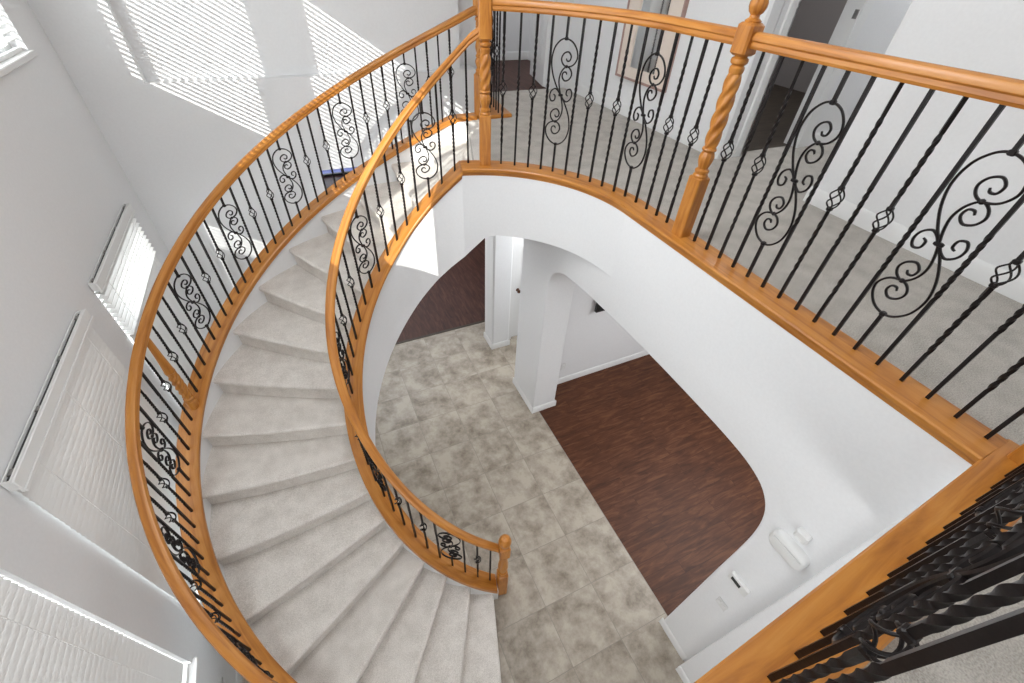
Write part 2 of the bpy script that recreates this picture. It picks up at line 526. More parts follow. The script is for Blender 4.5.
# front wall with a shallow recess above a ledge, and the wide opening to the family room below
OX0, OX1, OZ = 0.137, 1.98, 2.61
XFE = 1.75                                              # where the front wall ends upstairs
m = MB()
m.box(XL - 0.14, -1.06, YF, YF + 0.25, 0, ZTOP)
m.box(-1.06, OX0, YF, YF + 0.25, 0, 3.49)
m.box(OX0, OX1, YF, YF + 0.25, OZ, 3.49)
m.box(-1.06, XFE, YF + 0.11, YF + 0.25, 3.49, ZTOP)
struct(m.build('wall_front', M['wall'], smooth=False), 'light grey front wall with a shallow recess above a ledge', 'wall')

# ---- balcony edge wall (curve + straight), void side
def edge_path(r_off=0.0, n=40):
    """plan of the balcony edge from the landing corner round to the straight and on to the corner; offset outward from the void"""
    pts = []
    for k in range(n + 1):
        th = 79.5 - 79.5 * k / n
        pts.append(Vector((CB[0] + (1.0 + r_off) * math.cos(R(th)), CB[1] + (1.0 + r_off) * math.sin(R(th)), 0)))
    x = CB[0] + 1.0 + r_off
    pts += [Vector((x, y, 0)) for y in (1.6, 1.1, 0.6, 0.10)]
    return pts


m = MB()
rings = []
for p, q in list(zip(edge_path(0.0), edge_path(0.16)))[:41]:
    a = math.degrees(math.atan2(p.y - CB[1], p.x - CB[0])); zb = ZC - interp(a, [(64, 0.0), (69, 0.02), (73, 0.09), (79.5, 0.20)])
    rings.append([(p.x, p.y, zb), (p.x, p.y, ZU), (q.x, q.y, ZU), (q.x, q.y, zb)])
m.loft(rings)
struct(m.build('wall_balcony_edge', M['wall']), 'white curved wall face below the upper balcony railing', 'wall')

# ---- the straight wall with the wide rounded archway below the balcony
def arch_wall():
    y0, y1, zh = 0.385, 2.99, 2.365
    pts = [(y1, 0.0)]
    ctl = [(2.99, 1.93), (2.987, 2.04), (2.95, 2.15), (2.88, 2.228), (2.78, 2.285), (2.66, 2.314), (2.3, 2.350), (1.6, 2.372), (1.0, 2.362), (0.73, 2.345),
           (0.60, 2.322), (0.50, 2.280), (0.43, 2.210), (0.385, 2.11), (0.362, 1.96), (0.358, 1.75), (0.366, 1.35)]
    head = [(p.x, p.y) for p in catmull([Vector((a, b, 0)) for a, b in ctl], 3)]
    open_ = [(y1, 0.0)] + head + [(y0, 0.0)]
    mb = MB()
    X0, X1 = CB[0] + 1.0, 2.22
    yl, yr, zt = 3.57, -0.12, ZU - 0.01
    ytall = 2.5                                          # beyond this the wall stops at the lower ceiling
    # outer outline paired with the opening outline: quads between them
    outer = [(yl, 0.0)]
    for y, z in head:
        if z < zh - 0.17 and y > 2: outer.append((yl, min(ZC, z * ZC / (zh - 0.17))))
        elif z < zh - 0.17 and y < 2: outer.append((yr, min(zt, z * zt / (zh - 0.17))))
        else:
            t = (y1 - y) / (y1 - y0); yy = yl + (yr - yl) * t
            if yy < ytall and outer[-1][1] < zt - 0.01 and outer[-1][0] > ytall:
                outer[-1] = (ytall, ZC); yy = ytall
            outer.append((yy, zt if yy <= ytall else ZC))
    outer.append((yr, 0.0))
    n = len(outer)
    for x, flip in ((X0, False), (X1, True)):
        vs = [(x, y, z) for y, z in outer] + [(x, y, z) for y, z in open_]
        fs = [(i, i + 1, n + i + 1, n + i) for i in range(n - 1)]
        mb.add(vs, fs)
    for L in (outer, open_):
        vs = [(X0, y, z) for y, z in L] + [(X1, y, z) for y, z in L]
        mb.add(vs, [(i, i + 1, n + i + 1, n + i) for i in range(n - 1)])
    o = mb.build('wall_archway', M['wall'], angle=40)
    import bmesh
    bm = bmesh.new(); bm.from_mesh(o.data); bmesh.ops.remove_doubles(bm, verts=bm.verts, dist=1e-5); bmesh.ops.recalc_face_normals(bm, faces=bm.faces); bm.to_mesh(o.data); bm.free()
    b = o.modifiers.new('bullnose', 'BEVEL'); b.width = 0.018; b.segments = 4; b.limit_method = 'ANGLE'; b.angle_limit = R(60)
    o.data.shade_smooth()
    return o


struct(arch_wall(), 'white wall with a wide rounded archway and a thick square pillar', 'wall')

# pilaster that closes the wall below the near railing
m = MB()
pp = [(1.795, -0.6), (1.795, 0.046), (1.800, 0.058), (1.812, 0.064), (2.24, 0.064), (2.24, -0.6)]
m.loft([[(x, y - (d if y > 0 else 0), z) for x, y in pp] for z, d in ((0.0, 0.0), (3.16, 0.04))])
struct(m.build('wall_corner', M['wall']), 'white thick wall corner below the near railing', 'wall')

# left pillar of the family-room opening with the nook wall and its door
m = MB(); m.rbox(1.875, 2.15, 4.31, 4.62, 0.0, ZC, 0.02)
struct(m.build('wall_pillar', M['wall']), 'white pillar between the tiled floor and the lower door', 'wall')
DX0, DX1 = 2.235, 3.035
m = MB(); m.box(2.15, DX0, 4.43, 4.6, 0, ZC); m.box(DX1, 4.4, 4.43, 4.6, 0, ZC); m.box(DX0, DX1, 4.43, 4.6, 2.06, ZC)
struct(m.build('wall_nook', M['wall'], smooth=False), 'white wall of the lower door nook', 'wall')
m = MB(); m.box(4.4, 4.55, 3.4, 4.6, 0, ZC)
struct(m.build('wall_nook_end', M['wall'], smooth=False), 'white end wall of the lower nook', 'wall')

# dining room
m = MB(); m.box(2.2, 6.5, 3.31, 3.5, 0, ZC)
struct(m.build('wall_dining_far', M['wall'], smooth=False), 'pale far wall of the dark-floored dining room', 'wall')
m = MB(); m.box(6.5, 6.65, -4.2, 3.5, 0, ZC)
struct(m.build('wall_dining_right', M['wall'], smooth=False), 'pale right wall of the dining room', 'wall')

# family room shell
FY = 11.8
m = MB(); m.box(-3.0, -2.85, YF + 0.25, FY, 0, ZC)
struct(m.build('wall_family_left', M['wall'], smooth=False), 'pale left wall of the family room', 'wall')
m = MB(); m.box(6.5, 6.65, 4.6, FY, 0, ZC)
struct(m.build('wall_family_right', M['wall'], smooth=False), 'pale right wall of the family room', 'wall')
m = MB(); m.box(-3.0, -0.9, FY, FY + 0.15, 0, ZC); m.box(2.6, 6.65, FY, FY + 0.15, 0, ZC); m.box(-0.9, 2.6, FY, FY + 0.15, 2.15, ZC)
struct(m.build('wall_family_far', M['wall'], smooth=False), 'pale far wall of the family room', 'wall')
m = MB(); m.box(-3.0, XL - 0.14, YF, YF + 0.25, 0, ZC); m.box(2.15, 6.65, 4.62, 4.85, 0, ZC)
struct(m.build('wall_family_near', M['wall'], smooth=False), 'pale near wall of the family room', 'wall')

# ---- upper floor walls
m = MB()                                                 # long wall right of the balcony
m.rbox(3.27, 3.42, -5.0, 1.805, ZU, ZTOP, 0.015)
m.box(3.42, 8.0, 1.69, 1.80, ZU, ZTOP)
struct(m.build('wall_right', M['wall']), 'plain white upstairs wall at the right edge', 'wall')
m = MB()
m.rbox(3.28, 3.41, 2.70, 5.45, ZU, ZTOP, 0.015)
struct(m.build('wall_hall', M['wall']), 'white upstairs wall carrying the framed mirror', 'wall')
m = MB(); m.box(3.41, 3.53, 2.70, 2.82, ZU, ZTOP); m.box(4.30, 8.0, 2.70, 2.82, ZU, ZTOP); m.box(3.53, 4.30, 2.70, 2.82, ZU + 2.05, ZTOP)
struct(m.build('wall_passage', M['wall'], smooth=False), 'grey shaded wall of the side passage', 'wall')
m = MB(); m.box(8.0, 8.15, 1.7, 2.9, ZU, ZTOP)
struct(m.build('wall_passage_end', M['wall'], smooth=False), 'end wall of the side passage', 'wall')
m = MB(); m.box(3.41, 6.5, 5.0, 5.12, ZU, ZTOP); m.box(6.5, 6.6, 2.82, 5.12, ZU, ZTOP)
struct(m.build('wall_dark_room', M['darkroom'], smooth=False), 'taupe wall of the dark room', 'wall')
m = MB(); m.box(XFE, 2.15, 5.36, 5.46, ZU - 0.5, ZTOP); m.box(3.03, 3.28, 5.36, 5.46, ZU, ZTOP); m.box(2.15, 3.03, 5.36, 5.46, ZU + 2.05, ZTOP)
m.box(XFE, XFE + 0.07, YF + 0.11, 5.46, ZU - 0.5, ZTOP)
struct(m.build('wall_landing', M['wall'], smooth=False), 'white wall with the open bedroom doorway', 'wall')
m = MB(); m.box(1.6, 3.67, 7.2, 7.3, ZU, ZTOP); m.box(3.67, 3.8, 5.45, 7.3, ZU, ZTOP); m.box(1.6, 1.7, 5.46, 7.3, ZU, ZTOP)
struct(m.build('wall_bedroom', M['wall'], smooth=False), 'pale walls of the room behind the open door', 'wall')
m = MB(); m.box(XL - 0.14, 8.15, YB - 0.15, YB, 0, ZTOP)
struct(m.build('wall_back', M['wall'], smooth=False), 'plain back wall', 'wall')
m = MB(); m.box(XL - 0.2, 8.2, YB - 0.2, 7.4, ZTOP, ZTOP + 0.15)
struct(m.build('ceiling', M['ceiling'], smooth=False), 'white upper ceiling', 'ceiling')
m = MB(); m.box(-3.05, 6.7, YF + 0.25, FY + 0.2, ZC, ZC + 0.12)
struct(m.build('ceiling_family', M['ceiling'], smooth=False), 'white family room ceiling', 'ceiling')

# ---- floors
m = MB(); m.box(XL, 1.985, YB, 4.975, -0.12, 0); m.box(1.985, 2.15, 4.5, 4.975, -0.12, 0); m.box(1.985, 4.4, 3.5, 4.5, -0.12, 0)
struct(m.build('floor', M['tile'], smooth=False), 'square beige stone-look tile floor of the foyer', 'floor')
m = MB(); m.box(1.985, 6.5, YB, 3.5, -0.12, 0.001)
struct(m.build('floor_dining', M['dwood'], smooth=False), 'dark mahogany plank floor seen through the archway', 'floor')
m = MB(); m.box(-3.0, 6.6, 4.975, FY + 0.1, -0.12, 0.001)
struct(m.build('floor_family', M['dwood2'], smooth=False), 'dark mahogany plank floor behind the foyer', 'floor')
m = MB(); m.box(0.13, 2.15, 4.945, 4.985, 0.0, 0.008)
struct(m.build('trim_1', M['brownwood']), 'thin dark threshold strip where tile meets wood', 'trim')

# upper floor slab, plan outline
top_th = A1 - STEP * (NR - 1)                            # angle of the top nosing
inn = edge_path(0.12)
poly = [(-1.50, -0.14), (2.0, -0.02)]
poly += [(p.x, p.y) for p in reversed(inn)]
pin = cyl(-288.5, 1.06, 0); pout = cyl(-288.5, 2.20, 0)
poly += [(pin.x, pin.y), (pout.x, pout.y), (1.72, 4.44), (1.93, 4.42), (2.10, 5.36), (8.0, 5.36), (8.0, YB), (-1.50, YB)]
m = MB(); m.prism(poly, ZC + 0.02, ZU)
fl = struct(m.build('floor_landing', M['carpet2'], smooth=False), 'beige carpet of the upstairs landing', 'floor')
m = MB(); m.prism(poly, ZC, ZC + 0.02)
struct(m.build('ceiling_lower', M['ceiling'], smooth=False), 'white ceiling under the upper floor', 'ceiling')
m = MB(); m.box(1.6, 3.8, 5.36, 7.3, ZU - 0.2, ZU - 0.001)
struct(m.build('floor_bedroom', M['dwood2'], smooth=False), 'dark red-brown wood floor behind the open door', 'floor')
m = MB(); m.box(3.41, 6.6, 2.76, 5.1, ZU, ZU + 0.003)
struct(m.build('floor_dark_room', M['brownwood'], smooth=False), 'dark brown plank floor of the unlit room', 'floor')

# ---- baseboards
def baseboard(name, segs, label, z=0.0, h=0.10):
    mb = MB()
    for (x0, y0, x1, y1, nx, ny) in segs:
        a = Vector((x0, y0, 0)); b = Vector((x1, y1, 0)); n = Vector((nx, ny, 0))
        prof = [(0, 0), (0.014, 0), (0.014, h * 0.8), (0.008, h * 0.93), (0.004, h), (0, h)]
        mb.loft([[p + n * u + Vector((0, 0, z + v)) for u, v in prof] for p in (a, b)])
    return struct(mb.build(name, M['trimwhite']), label, 'baseboard')


baseboard('baseboard_right', [(3.27, -5, 3.27, 1.81, -1, 0), (3.26, 1.805, 8.0, 1.805, 0, 1)], 'white baseboard along the right upstairs wall', ZU, 0.11)
baseboard('baseboard_hall', [(3.28, 2.69, 3.28, 5.36, -1, 0), (3.27, 2.70, 3.45, 2.70, 0, -1)], 'white baseboard below the framed mirror', ZU, 0.11)
baseboard('baseboard_passage', [(4.38, 2.70, 8.0, 2.70, 0, -1)], 'white baseboard of the side passage', ZU, 0.11)
baseboard('baseboard_bedroom', [(1.7, 7.2, 3.67, 7.2, 0, -1), (3.67, 5.46, 3.67, 7.2, -1, 0)], 'white baseboard behind the open door', ZU, 0.11)
baseboard('baseboard_dining', [(2.22, 3.31, 6.5, 3.31, 0, -1)], 'white baseboard along the dining room far wall', 0, 0.10)
baseboard('baseboard_archway', [(XW - 0.013, 2.975, XW - 0.013, 3.58, -1, 0), (XW - 0.02, 2.99, 2.235, 2.99, 0, -1), (XW - 0.013, 0.08, XW - 0.013, 0.40, -1, 0), (1.795, -0.5, 1.795, 0.06, -1, 0), (2.22, 2.98, 2.22, 3.31, 1, 0)], 'white baseboard around the archway pillar', 0, 0.10)
baseboard('baseboard_pillar', [(1.875, 4.30, 1.875, 4.62, -1, 0), (1.865, 4.31, 2.16, 4.31, 0, -1)], 'white baseboard around the pillar beside the lower door', 0, 0.10)
baseboard('baseboard_left', [(XL, YB, XL, YF, 1, 0)], 'white baseboard along the left wall', 0, 0.10)

# ================================================================== WINDOWS AND BLINDS
def window(idx, y0, y1, z0, z1, label, sill=True):
    root = empty('window_%d' % idx, (XL, (y0 + y1) / 2, z0), label, 'window'); root['kind'] = 'structure'
    f = MB(); x0, x1 = XL - 0.125, XL - 0.075
    f.box(x0, x1, y0, y0 + 0.045, z0, z1); f.box(x0, x1, y1 - 0.045, y1, z0, z1)
    f.box(x0, x1, y0 + 0.045, y1 - 0.045, z0, z0 + 0.045); f.box(x0, x1, y0 + 0.045, y1 - 0.045, z1 - 0.045, z1)
    fr = build_at(f, 'window_frame', M['trimwhite'], root, smooth=False)
    g = MB(); g.box(XL - 0.102, XL - 0.098, y0 + 0.04, y1 - 0.04, z0 + 0.04, z1 - 0.04)
    build_at(g, 'pane', M['glass'], root, smooth=False)
    if sill:
        s = MB(); s.rbox(XL - 0.075, XL + 0.03, y0 - 0.03, y1 + 0.03, z0 - 0.03, z0 + 0.006, 0.005)
        build_at(s, 'window_sill', M['trimwhite'], root)
    return root


def blind(y0, y1, z0, z1, x, tilt, label, outside, tilt_fn=None):
    root = empty('window_blind', (x, (y0 + y1) / 2, z0), label, 'blind', 'white slatted blinds on the left wall windows')
    h = MB()
    if outside:
        h.box(x - 0.016, x - 0.010, y0, y1, z1, z1 + 0.065)          # open-topped head rail: back, bottom, front
        h.box(x - 0.010, x + 0.012, y0, y1, z1, z1 + 0.008)
        h.box(x + 0.012, x + 0.018, y0, y1, z1, z1 + 0.065)
        h.box(x - 0.010, x + 0.012, y0, y0 + 0.006, z1 + 0.008, z1 + 0.065); h.box(x - 0.010, x + 0.012, y1 - 0.006, y1, z1 + 0.008, z1 + 0.065)
    else:
        h.box(x - 0.025, x + 0.025, y0, y1, z1 - 0.05, z1)
    hr = build_at(h, 'head_rail', M['blind'], root, smooth=False)
    if outside:
        c = MB(); c.box(x - 0.0095, x + 0.0115, y0 + 0.007, y1 - 0.007, z1 + 0.009, z1 + 0.05)  # dark block painting the shade down inside the open channel
        ch = build_at(c, 'channel_shade', M['dark'], root, smooth=False); ch['label'] = 'dark strip painting the shade inside the open head rail'
        for k in range(4):
            yy = y0 + 0.06 + (y1 - y0 - 0.12) * k / 3
            b = MB(); b.box(x - 0.009, x + 0.011, yy - 0.018, yy + 0.018, z1 + 0.05, z1 + 0.06)
            build_at(b, 'bracket', M['steel'], root, smooth=False)
        v = MB(); v.rbox(x + 0.019, x + 0.034, y0 - 0.012, y1 + 0.012, z1 - 0.012, z1 + 0.07, 0.004); v.rbox(x + 0.034, x + 0.041, y0 - 0.012, y1 + 0.012, z1 - 0.012, z1 + 0.008, 0.002)
        build_at(v, 'valance', M['blind'], root)
    s = MB(); n = int((z1 - z0 - 0.07) / 0.041)
    for k in range(n):
        zz = z1 - 0.03 - (0.02 if not outside else 0) - k * 0.041
        t = R(tilt_fn(zz) if tilt_fn else tilt)
        cx, cz = math.cos(t) * 0.025, math.sin(t) * 0.025       # positive tilt: room edge lower
        pts = []
        for yy in (y0 + 0.004, y1 - 0.004):
            pts.append([(x - cx, yy, zz + cz - 0.0012), (x, yy, zz + 0.0012), (x + cx, yy, zz - cz - 0.0012), (x + cx, yy, zz - cz + 0.0012), (x, yy, zz + 0.0042), (x - cx, yy, zz + cz + 0.0012)])
        s.loft(pts)
    build_at(s, 'slats', M['blind'], root, angle=50)
    b = MB(); b.rbox(x - 0.014, x + 0.014, y0 + 0.004, y1 - 0.004, z0 + 0.005, z0 + 0.03, 0.003)
    build_at(b, 'bottom_rail', M['blind'], root)
    c = MB()
    for k in range(3):
        yy = y0 + 0.16 + (y1 - y0 - 0.32) * k / 2
        c.box(x + 0.0255, x + 0.0270, yy - 0.002, yy + 0.002, z0 + 0.03, z1)
        c.box(x - 0.0270, x - 0.0255, yy - 0.002, yy + 0.002, z0 + 0.03, z1)
    build_at(c, 'ladder_cord', M['blind'], root, smooth=False)
    return root


wl = ['lower window nearest the front corner', 'lower window in the middle behind the stair rail', 'lower window at the bottom left']
for i, (a, b) in enumerate(LW): window(i + 1, a, b, *LZ, 'white framed ' + wl[i], sill=True)
wu = ['upper window at the top left beside the corner', 'upper window second from the corner', 'upper window third from the corner']
for i, (a, b) in enumerate(UW): window(i + 4, a, b, *UZ, 'white framed ' + wu[i])
window(7, SL[0], SL[1], SL[2], SL[3], 'narrow slit window added to cast a sun sliver on the tile', sill=False)
BL = ['white blind with dark open head rail on the small sunlit window near the corner', 'white closed blind with dark open head rail left of the curved handrail', 'white closed blind at the bottom left corner of the picture']
blind(LW[0][0] - 0.02, LW[0][1] + 0.02, LZ[0], LZ[1], XL + 0.022, 70, BL[0], True, tilt_fn=lambda z: 18 if z > 2.22 else 76)
blind(LW[1][0] - 0.04, LW[1][1] + 0.03, LZ[0] + 0.0, LZ[1] + 0.0, XL + 0.022, 76, BL[1], True)
blind(*LW[2], LZ[0], LZ[1], XL - 0.03, 76, BL[2], False)
BU = ['white sunlit blind in the high window at the top left corner', 'white open blind in the high window second from the corner', 'white drawn-up blind in the high window third from the corner']
for i, (a, b) in enumerate(UW): blind(a, b, UZ[0] if i < 2 else UZ[1] - 0.22, UZ[1], XL - 0.04, 12, BU[i], False)

# sliding glass door at the far end of the family room
root = empty('window_8', (0.85, FY + 0.07, 0), 'wide glass sliding door at the far end of the family room', 'window'); root['kind'] = 'structure'
f = MB(); f.box(-0.9, 2.6, FY + 0.03, FY + 0.10, 0.0, 0.05); f.box(-0.9, 2.6, FY + 0.03, FY + 0.10, 2.10, 2.15)
for x in (-0.9, 0.82, 2.54): f.box(x, x + 0.06, FY + 0.03, FY + 0.10, 0.05, 2.10)
build_at(f, 'window_frame', M['dark'], root, smooth=False)
g = MB(); g.box(-0.84, 0.82, FY + 0.06, FY + 0.066, 0.05, 2.10); g.box(0.88, 2.54, FY + 0.06, FY + 0.066, 0.05, 2.10)
build_at(g, 'pane', M['glass'], root, smooth=False)
m = MB(); m.box(-8, 10, FY + 0.15, 22, -0.2, -0.03)
struct(m.build('ground', M['patio'], smooth=False), 'bluish patio slab outside the sliding door', 'ground')
m = MB(); m.box(-3.0, 6.6, FY + 0.16, 16.5, 2.45, 2.6)  # unseen slab added to keep bright sky out of the sliding door
struct(m.build('patio_sky_blocker', M['ceiling'], smooth=False), 'unseen roof slab added to block sky outside the sliding door', 'roof')

# ================================================================== STAIRCASE
stair = empty('curved_staircase', (CS[0], CS[1], 0), 'curved carpeted staircase sweeping down to the tiled foyer floor', 'staircase')


def tread_ang(k, r):
    base = A1 - STEP * (k - 1)
    din = interp(k, [(1, -0.4), (3, 0.2), (5, 2.2), (6, 3.5), (7, 4.5), (8, 4.0), (9, 3.0), (10, 2.0), (11, 2.2), (14, 2.4), (18, 0.0)])
    dout = interp(k, [(1, -0.8), (3, 0.0), (6, 0.4), (9, -0.8), (13, -1.6), (16, -1.0), (18, 0.0)])
    return base + din + (dout - din) * (r - 1.1) / 1.03


RI, RO = 1.085, 2.19
for k in range(1, NR + 1):
    zt = RISE * k; z0 = max(zt - RISE - 0.006, 0.0); rings = []
    for j in range(9):
        r = RI + (RO - RI) * j / 8
        th = tread_ang(k, r)
        dep = R(th - (tread_ang(k + 1, r) if k < NR else th - 3.5)) * r + 0.035
        prof = [(0.034, z0), (0.034, zt - 0.05), (0.016, zt - 0.047), (0.003, zt - 0.036), (0.0, zt - 0.022), (0.004, zt - 0.009), (0.014, zt - 0.002), (0.028, zt),
                (dep * 0.5, zt + 0.001), (dep, zt), (dep, z0)]
        rings.append([cyl(th - math.degrees(s / r), r, z) - Vector(stair.location) for s, z in prof])
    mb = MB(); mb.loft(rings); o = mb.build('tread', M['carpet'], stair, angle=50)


def stringer(name, r0, r1, t0=-104.0, t1=-283.2, tf=None, n=72):
    rings = []
    for i in range(n + 1):
        th = t0 + (t1 - t0) * i / n
        d = tf(th) if tf else 0
        zt_ = min(nos(th) + 0.055, ZU); zb = max(nos(th) - 0.65, 0.0)
        rings.append([cyl(th, r0 + d, zb), cyl(th, r0 + d, zt_), cyl(th, r1, zt_), cyl(th, r1, zb)])
    mb = MB(); mb.loft(rings)
    return build_at(mb, name, M['wall'], stair)


s = stringer('inner_stringer', 0.980, 1.095, tf=t_in); s['label'] = 'white inner stair wall facing the void'
s = stringer('outer_stringer', 2.178, 2.275, t1=-289); s['label'] = 'white outer stair wall under the oak base rail'
rings = []
for i in range(73):                                       # soffit
    th = -150 - 138 * i / 72; zb = max(nos(th) - 0.64, 0.0)
    rings.append([cyl(th, 1.09, zb), cyl(th, 2.19, zb), cyl(th, 2.19, zb + 0.03), cyl(th, 1.09, zb + 0.03)])
mb = MB(); mb.loft(rings); build_at(mb, 'soffit', M['wall'], stair)

# ---- inner stair railing
def zcap(th): return min(nos(th) + 0.095, ZT)


irail = empty('stair_railing', (CS[0], CS[1], 0), 'inner curved oak stair handrail with iron balusters on the open void side', 'railing')
def r_in(th): return interp(-th, [(100, 1.02), (160, 1.02), (190, 1.035), (262, 1.038), (272, 1.03), (280, 1.015), (287, 0.99)])


rings = []
for i in range(93):
    th = -104.5 - (283.0 - 104.5) * i / 92
    d = t_in(th); u0 = 0.958 + d; u1 = 1.108
    rings.append([cyl(th, u, zcap(th) + v) for u, v in cap_profile(u0, u1)])
mb = MB(); mb.loft(rings); build_at(mb, 'base_rail', M['oak_uv'], irail)
path = [cyl(th, r_in(th), nos(th) + 0.095 + L_ST + 0.027) for th in [-105.0 - 183 * i / 120 for i in range(121)]]
path[0] = cyl(-104.2, 1.02, nos(-105) + 0.80)
path.append(Vector((1.262, 3.128, path[-1].z + 0.06)))
mb = MB(); sweep(mb, path, RAIL); build_at(mb, 'handrail', M['oak_uv'], irail)
for i in range(31):
    th = -107.8 - 5.953 * i
    kind = 'PBPSPB'[i % 6]
    place_bal(kind, 'stair', cyl(th, r_in(th), zcap(th)), R(th - 90), irail, (nos(th) + 0.095 + L_ST - zcap(th)) / L_ST)
# low newel
pn = cyl(-101.6, 1.025, 0)
T = Matrix.Translation(pn - Vector(irail.location)) @ Matrix.Rotation(R(-101.6), 4, 'Z')
mb = MB(); mb.rbox(-0.045, 0.045, -0.045, 0.045, 0.0, 0.44, 0.008, T)
nw = mb.build('newel_post', M['oak_obj'], irail)
mb = MB(); mb.lathe([(0.040, 0.438), (0.042, 0.45), (0.034, 0.462), (0.040, 0.475), (0.041, 0.486), (0.030, 0.50), (0.034, 0.53), (0.044, 0.58), (0.044, 0.62), (0.036, 0.70), (0.031, 0.77), (0.030, 0.81),
                     (0.040, 0.822), (0.040, 0.834), (0.030, 0.842)], T=T)
mb.build('turned_shaft', M['oak_obj'], nw)
mb = MB(); mb.rbox(-0.043, 0.043, -0.043, 0.043, 0.840, 1.000, 0.008, T); mb.build('top_block', M['oak_obj'], nw)
mb = MB(); mb.lathe([(0.030, 0.998), (0.034, 1.006), (0.022, 1.016), (0.022, 1.022), (0.036, 1.034), (0.048, 1.060), (0.051, 1.085), (0.045, 1.115), (0.028, 1.138), (0.002, 1.146)], T=T)
mb.build('ball_finial', M['oak_obj'], nw)

# ---- outer stair railing
orail = empty('stair_railing', (CS[0], CS[1], 0), 'outer curved oak stair handrail with iron balusters along the left wall', 'railing')
RF = 2.205
def t_out(th): return interp(-th, [(281, 0.0), (285, 0.02), (288.5, 0.075), (291.6, 0.13)])
rings = []
for i in range(121):
    th = -103 - (291.0 - 103) * i / 120
    rings.append([cyl(th, u + t_out(th), zcap(th) + v) for u, v in [(2.150, -0.052), (2.143, -0.034), (2.143, -0.008), (2.151, 0), (2.283, 0), (2.29, -0.006), (2.29, -0.030), (2.283, -0.052)]])
mb = MB(); mb.loft(rings); build_at(mb, 'base_rail', M['oak_uv'], orail)
path = [cyl(th, RF + t_out(th), nos(th) + 0.095 + L_ST + 0.027) for th in [-103.0 - 188.3 * i / 150 for i in range(151)]]
mb = MB(); sweep(mb, path, RAIL); build_at(mb, 'handrail', M['oak_uv'], orail)
AN = -196.8
for sg in (1, -1):
    k = 0
    while True:
        th = AN + sg * 2.665 * (k + 1)
        if th > -106 or th < -287.0: break
        place_bal(PAT[k % 6], 'stair', cyl(th, RF, zcap(th)), R(th - 90), orail)
        k += 1
T = Matrix.Translation(cyl(AN, RF, zcap(AN)) - Vector(orail.location))
mb = MB(); mb.lathe([(0.036, -0.05), (0.036, 0.05), (0.037, 0.062), (0.028, 0.072), (0.036, 0.083), (0.036, 0.094), (0.024, 0.104)], T=T)
nw = mb.build('newel_post', M['oak_obj'], orail)
nw['label'] = 'slim turned oak post in the middle of the outer stair railing'
mb = MB(); mb.lathe([(0.027 + 0.005 * math.sin(PI * k / 40) ** 0.5, 0.10 + 0.27 * k / 40) for k in range(41)], seg=32, fn=rope(0.20), T=T); mb.build('rope_twist_shaft', M['oak_obj'], nw)
mb = MB(); mb.lathe([(0.028, 0.365), (0.034, 0.375), (0.030, 0.40), (0.024, 0.52), (0.018, L_ST + 0.015)], T=T); mb.build('turned_shaft', M['oak_obj'], nw)
pf = Vector((1.735, 4.400, ZT))
big_newel(orail, 'newel_post', pf, R(20), 0.79)

# ---- balcony railing: curve, straight run and corner
brail = empty('balcony_railing', (1.985, 1.2, ZU), 'oak and iron balcony railing curving along the upper hallway carpet', 'railing')
edge = [p + Vector((0, 0, ZT)) for p in edge_path(0.0, 48)]
edge[-1].y = 0.035
mb = MB(); sweep(mb, edge, [(-(u), v) for u, v in cap_profile(-0.02, 0.165)])
build_at(mb, 'base_rail', M['oak_uv'], brail)
pu = Vector((1.272, 3.125, ZT)); pm = Vector((1.972, 1.690, ZT)); pc = Vector((2.0, -0.035, ZT))
big_newel(brail, 'newel_post', pu, R(-20), 0.79); big_newel(brail, 'newel_post', pm, R(2)); big_newel(brail, 'newel_post', pc, R(2))
fr = 1.09 - 1.0
rp = [Vector((CB[0] + 1.09 * math.cos(R(th)), CB[1] + 1.09 * math.sin(R(th)), 0)) for th in [67 - 67 * k / 30 for k in range(31)]]
rp += [Vector((1.982, y, 0)) for y in (1.95, 1.7, 1.2, 0.7, 0.2, -0.03)]
rp = [p + Vector((0, 0, ZT + L_BA + 0.030)) for p in rp]
rp[0] = Vector((pu.x + 0.02, pu.y - 0.01, rp[0].z))
mb = MB(); sweep(mb, rp, RAIL); build_at(mb, 'handrail', M['oak_uv'], brail)
feet = [(1.391, 3.089), (1.478, 3.024), (1.560, 2.958), (1.636, 2.892), (1.703, 2.822), (1.764, 2.736), (1.822, 2.648), (1.868, 2.554), (1.909, 2.458), (1.941, 2.354), (1.966, 2.256), (1.980, 2.150), (1.985, 2.042), (1.986, 1.940), (1.987, 1.838)]
for i, (x, y) in enumerate(feet):
    d = Vector((x - CB[0], y - CB[1])); yaw = math.atan2(d.y, d.x) - PI / 2 if y > CB[1] else -PI / 2
    place_bal(PAT[i % 6], 'balcony', (x, y, ZT), yaw, brail)
for i in range(16):
    place_bal(PAT[i % 6], 'balcony', (1.986, 1.588 - 0.1007 * i, ZT), -PI / 2, brail)

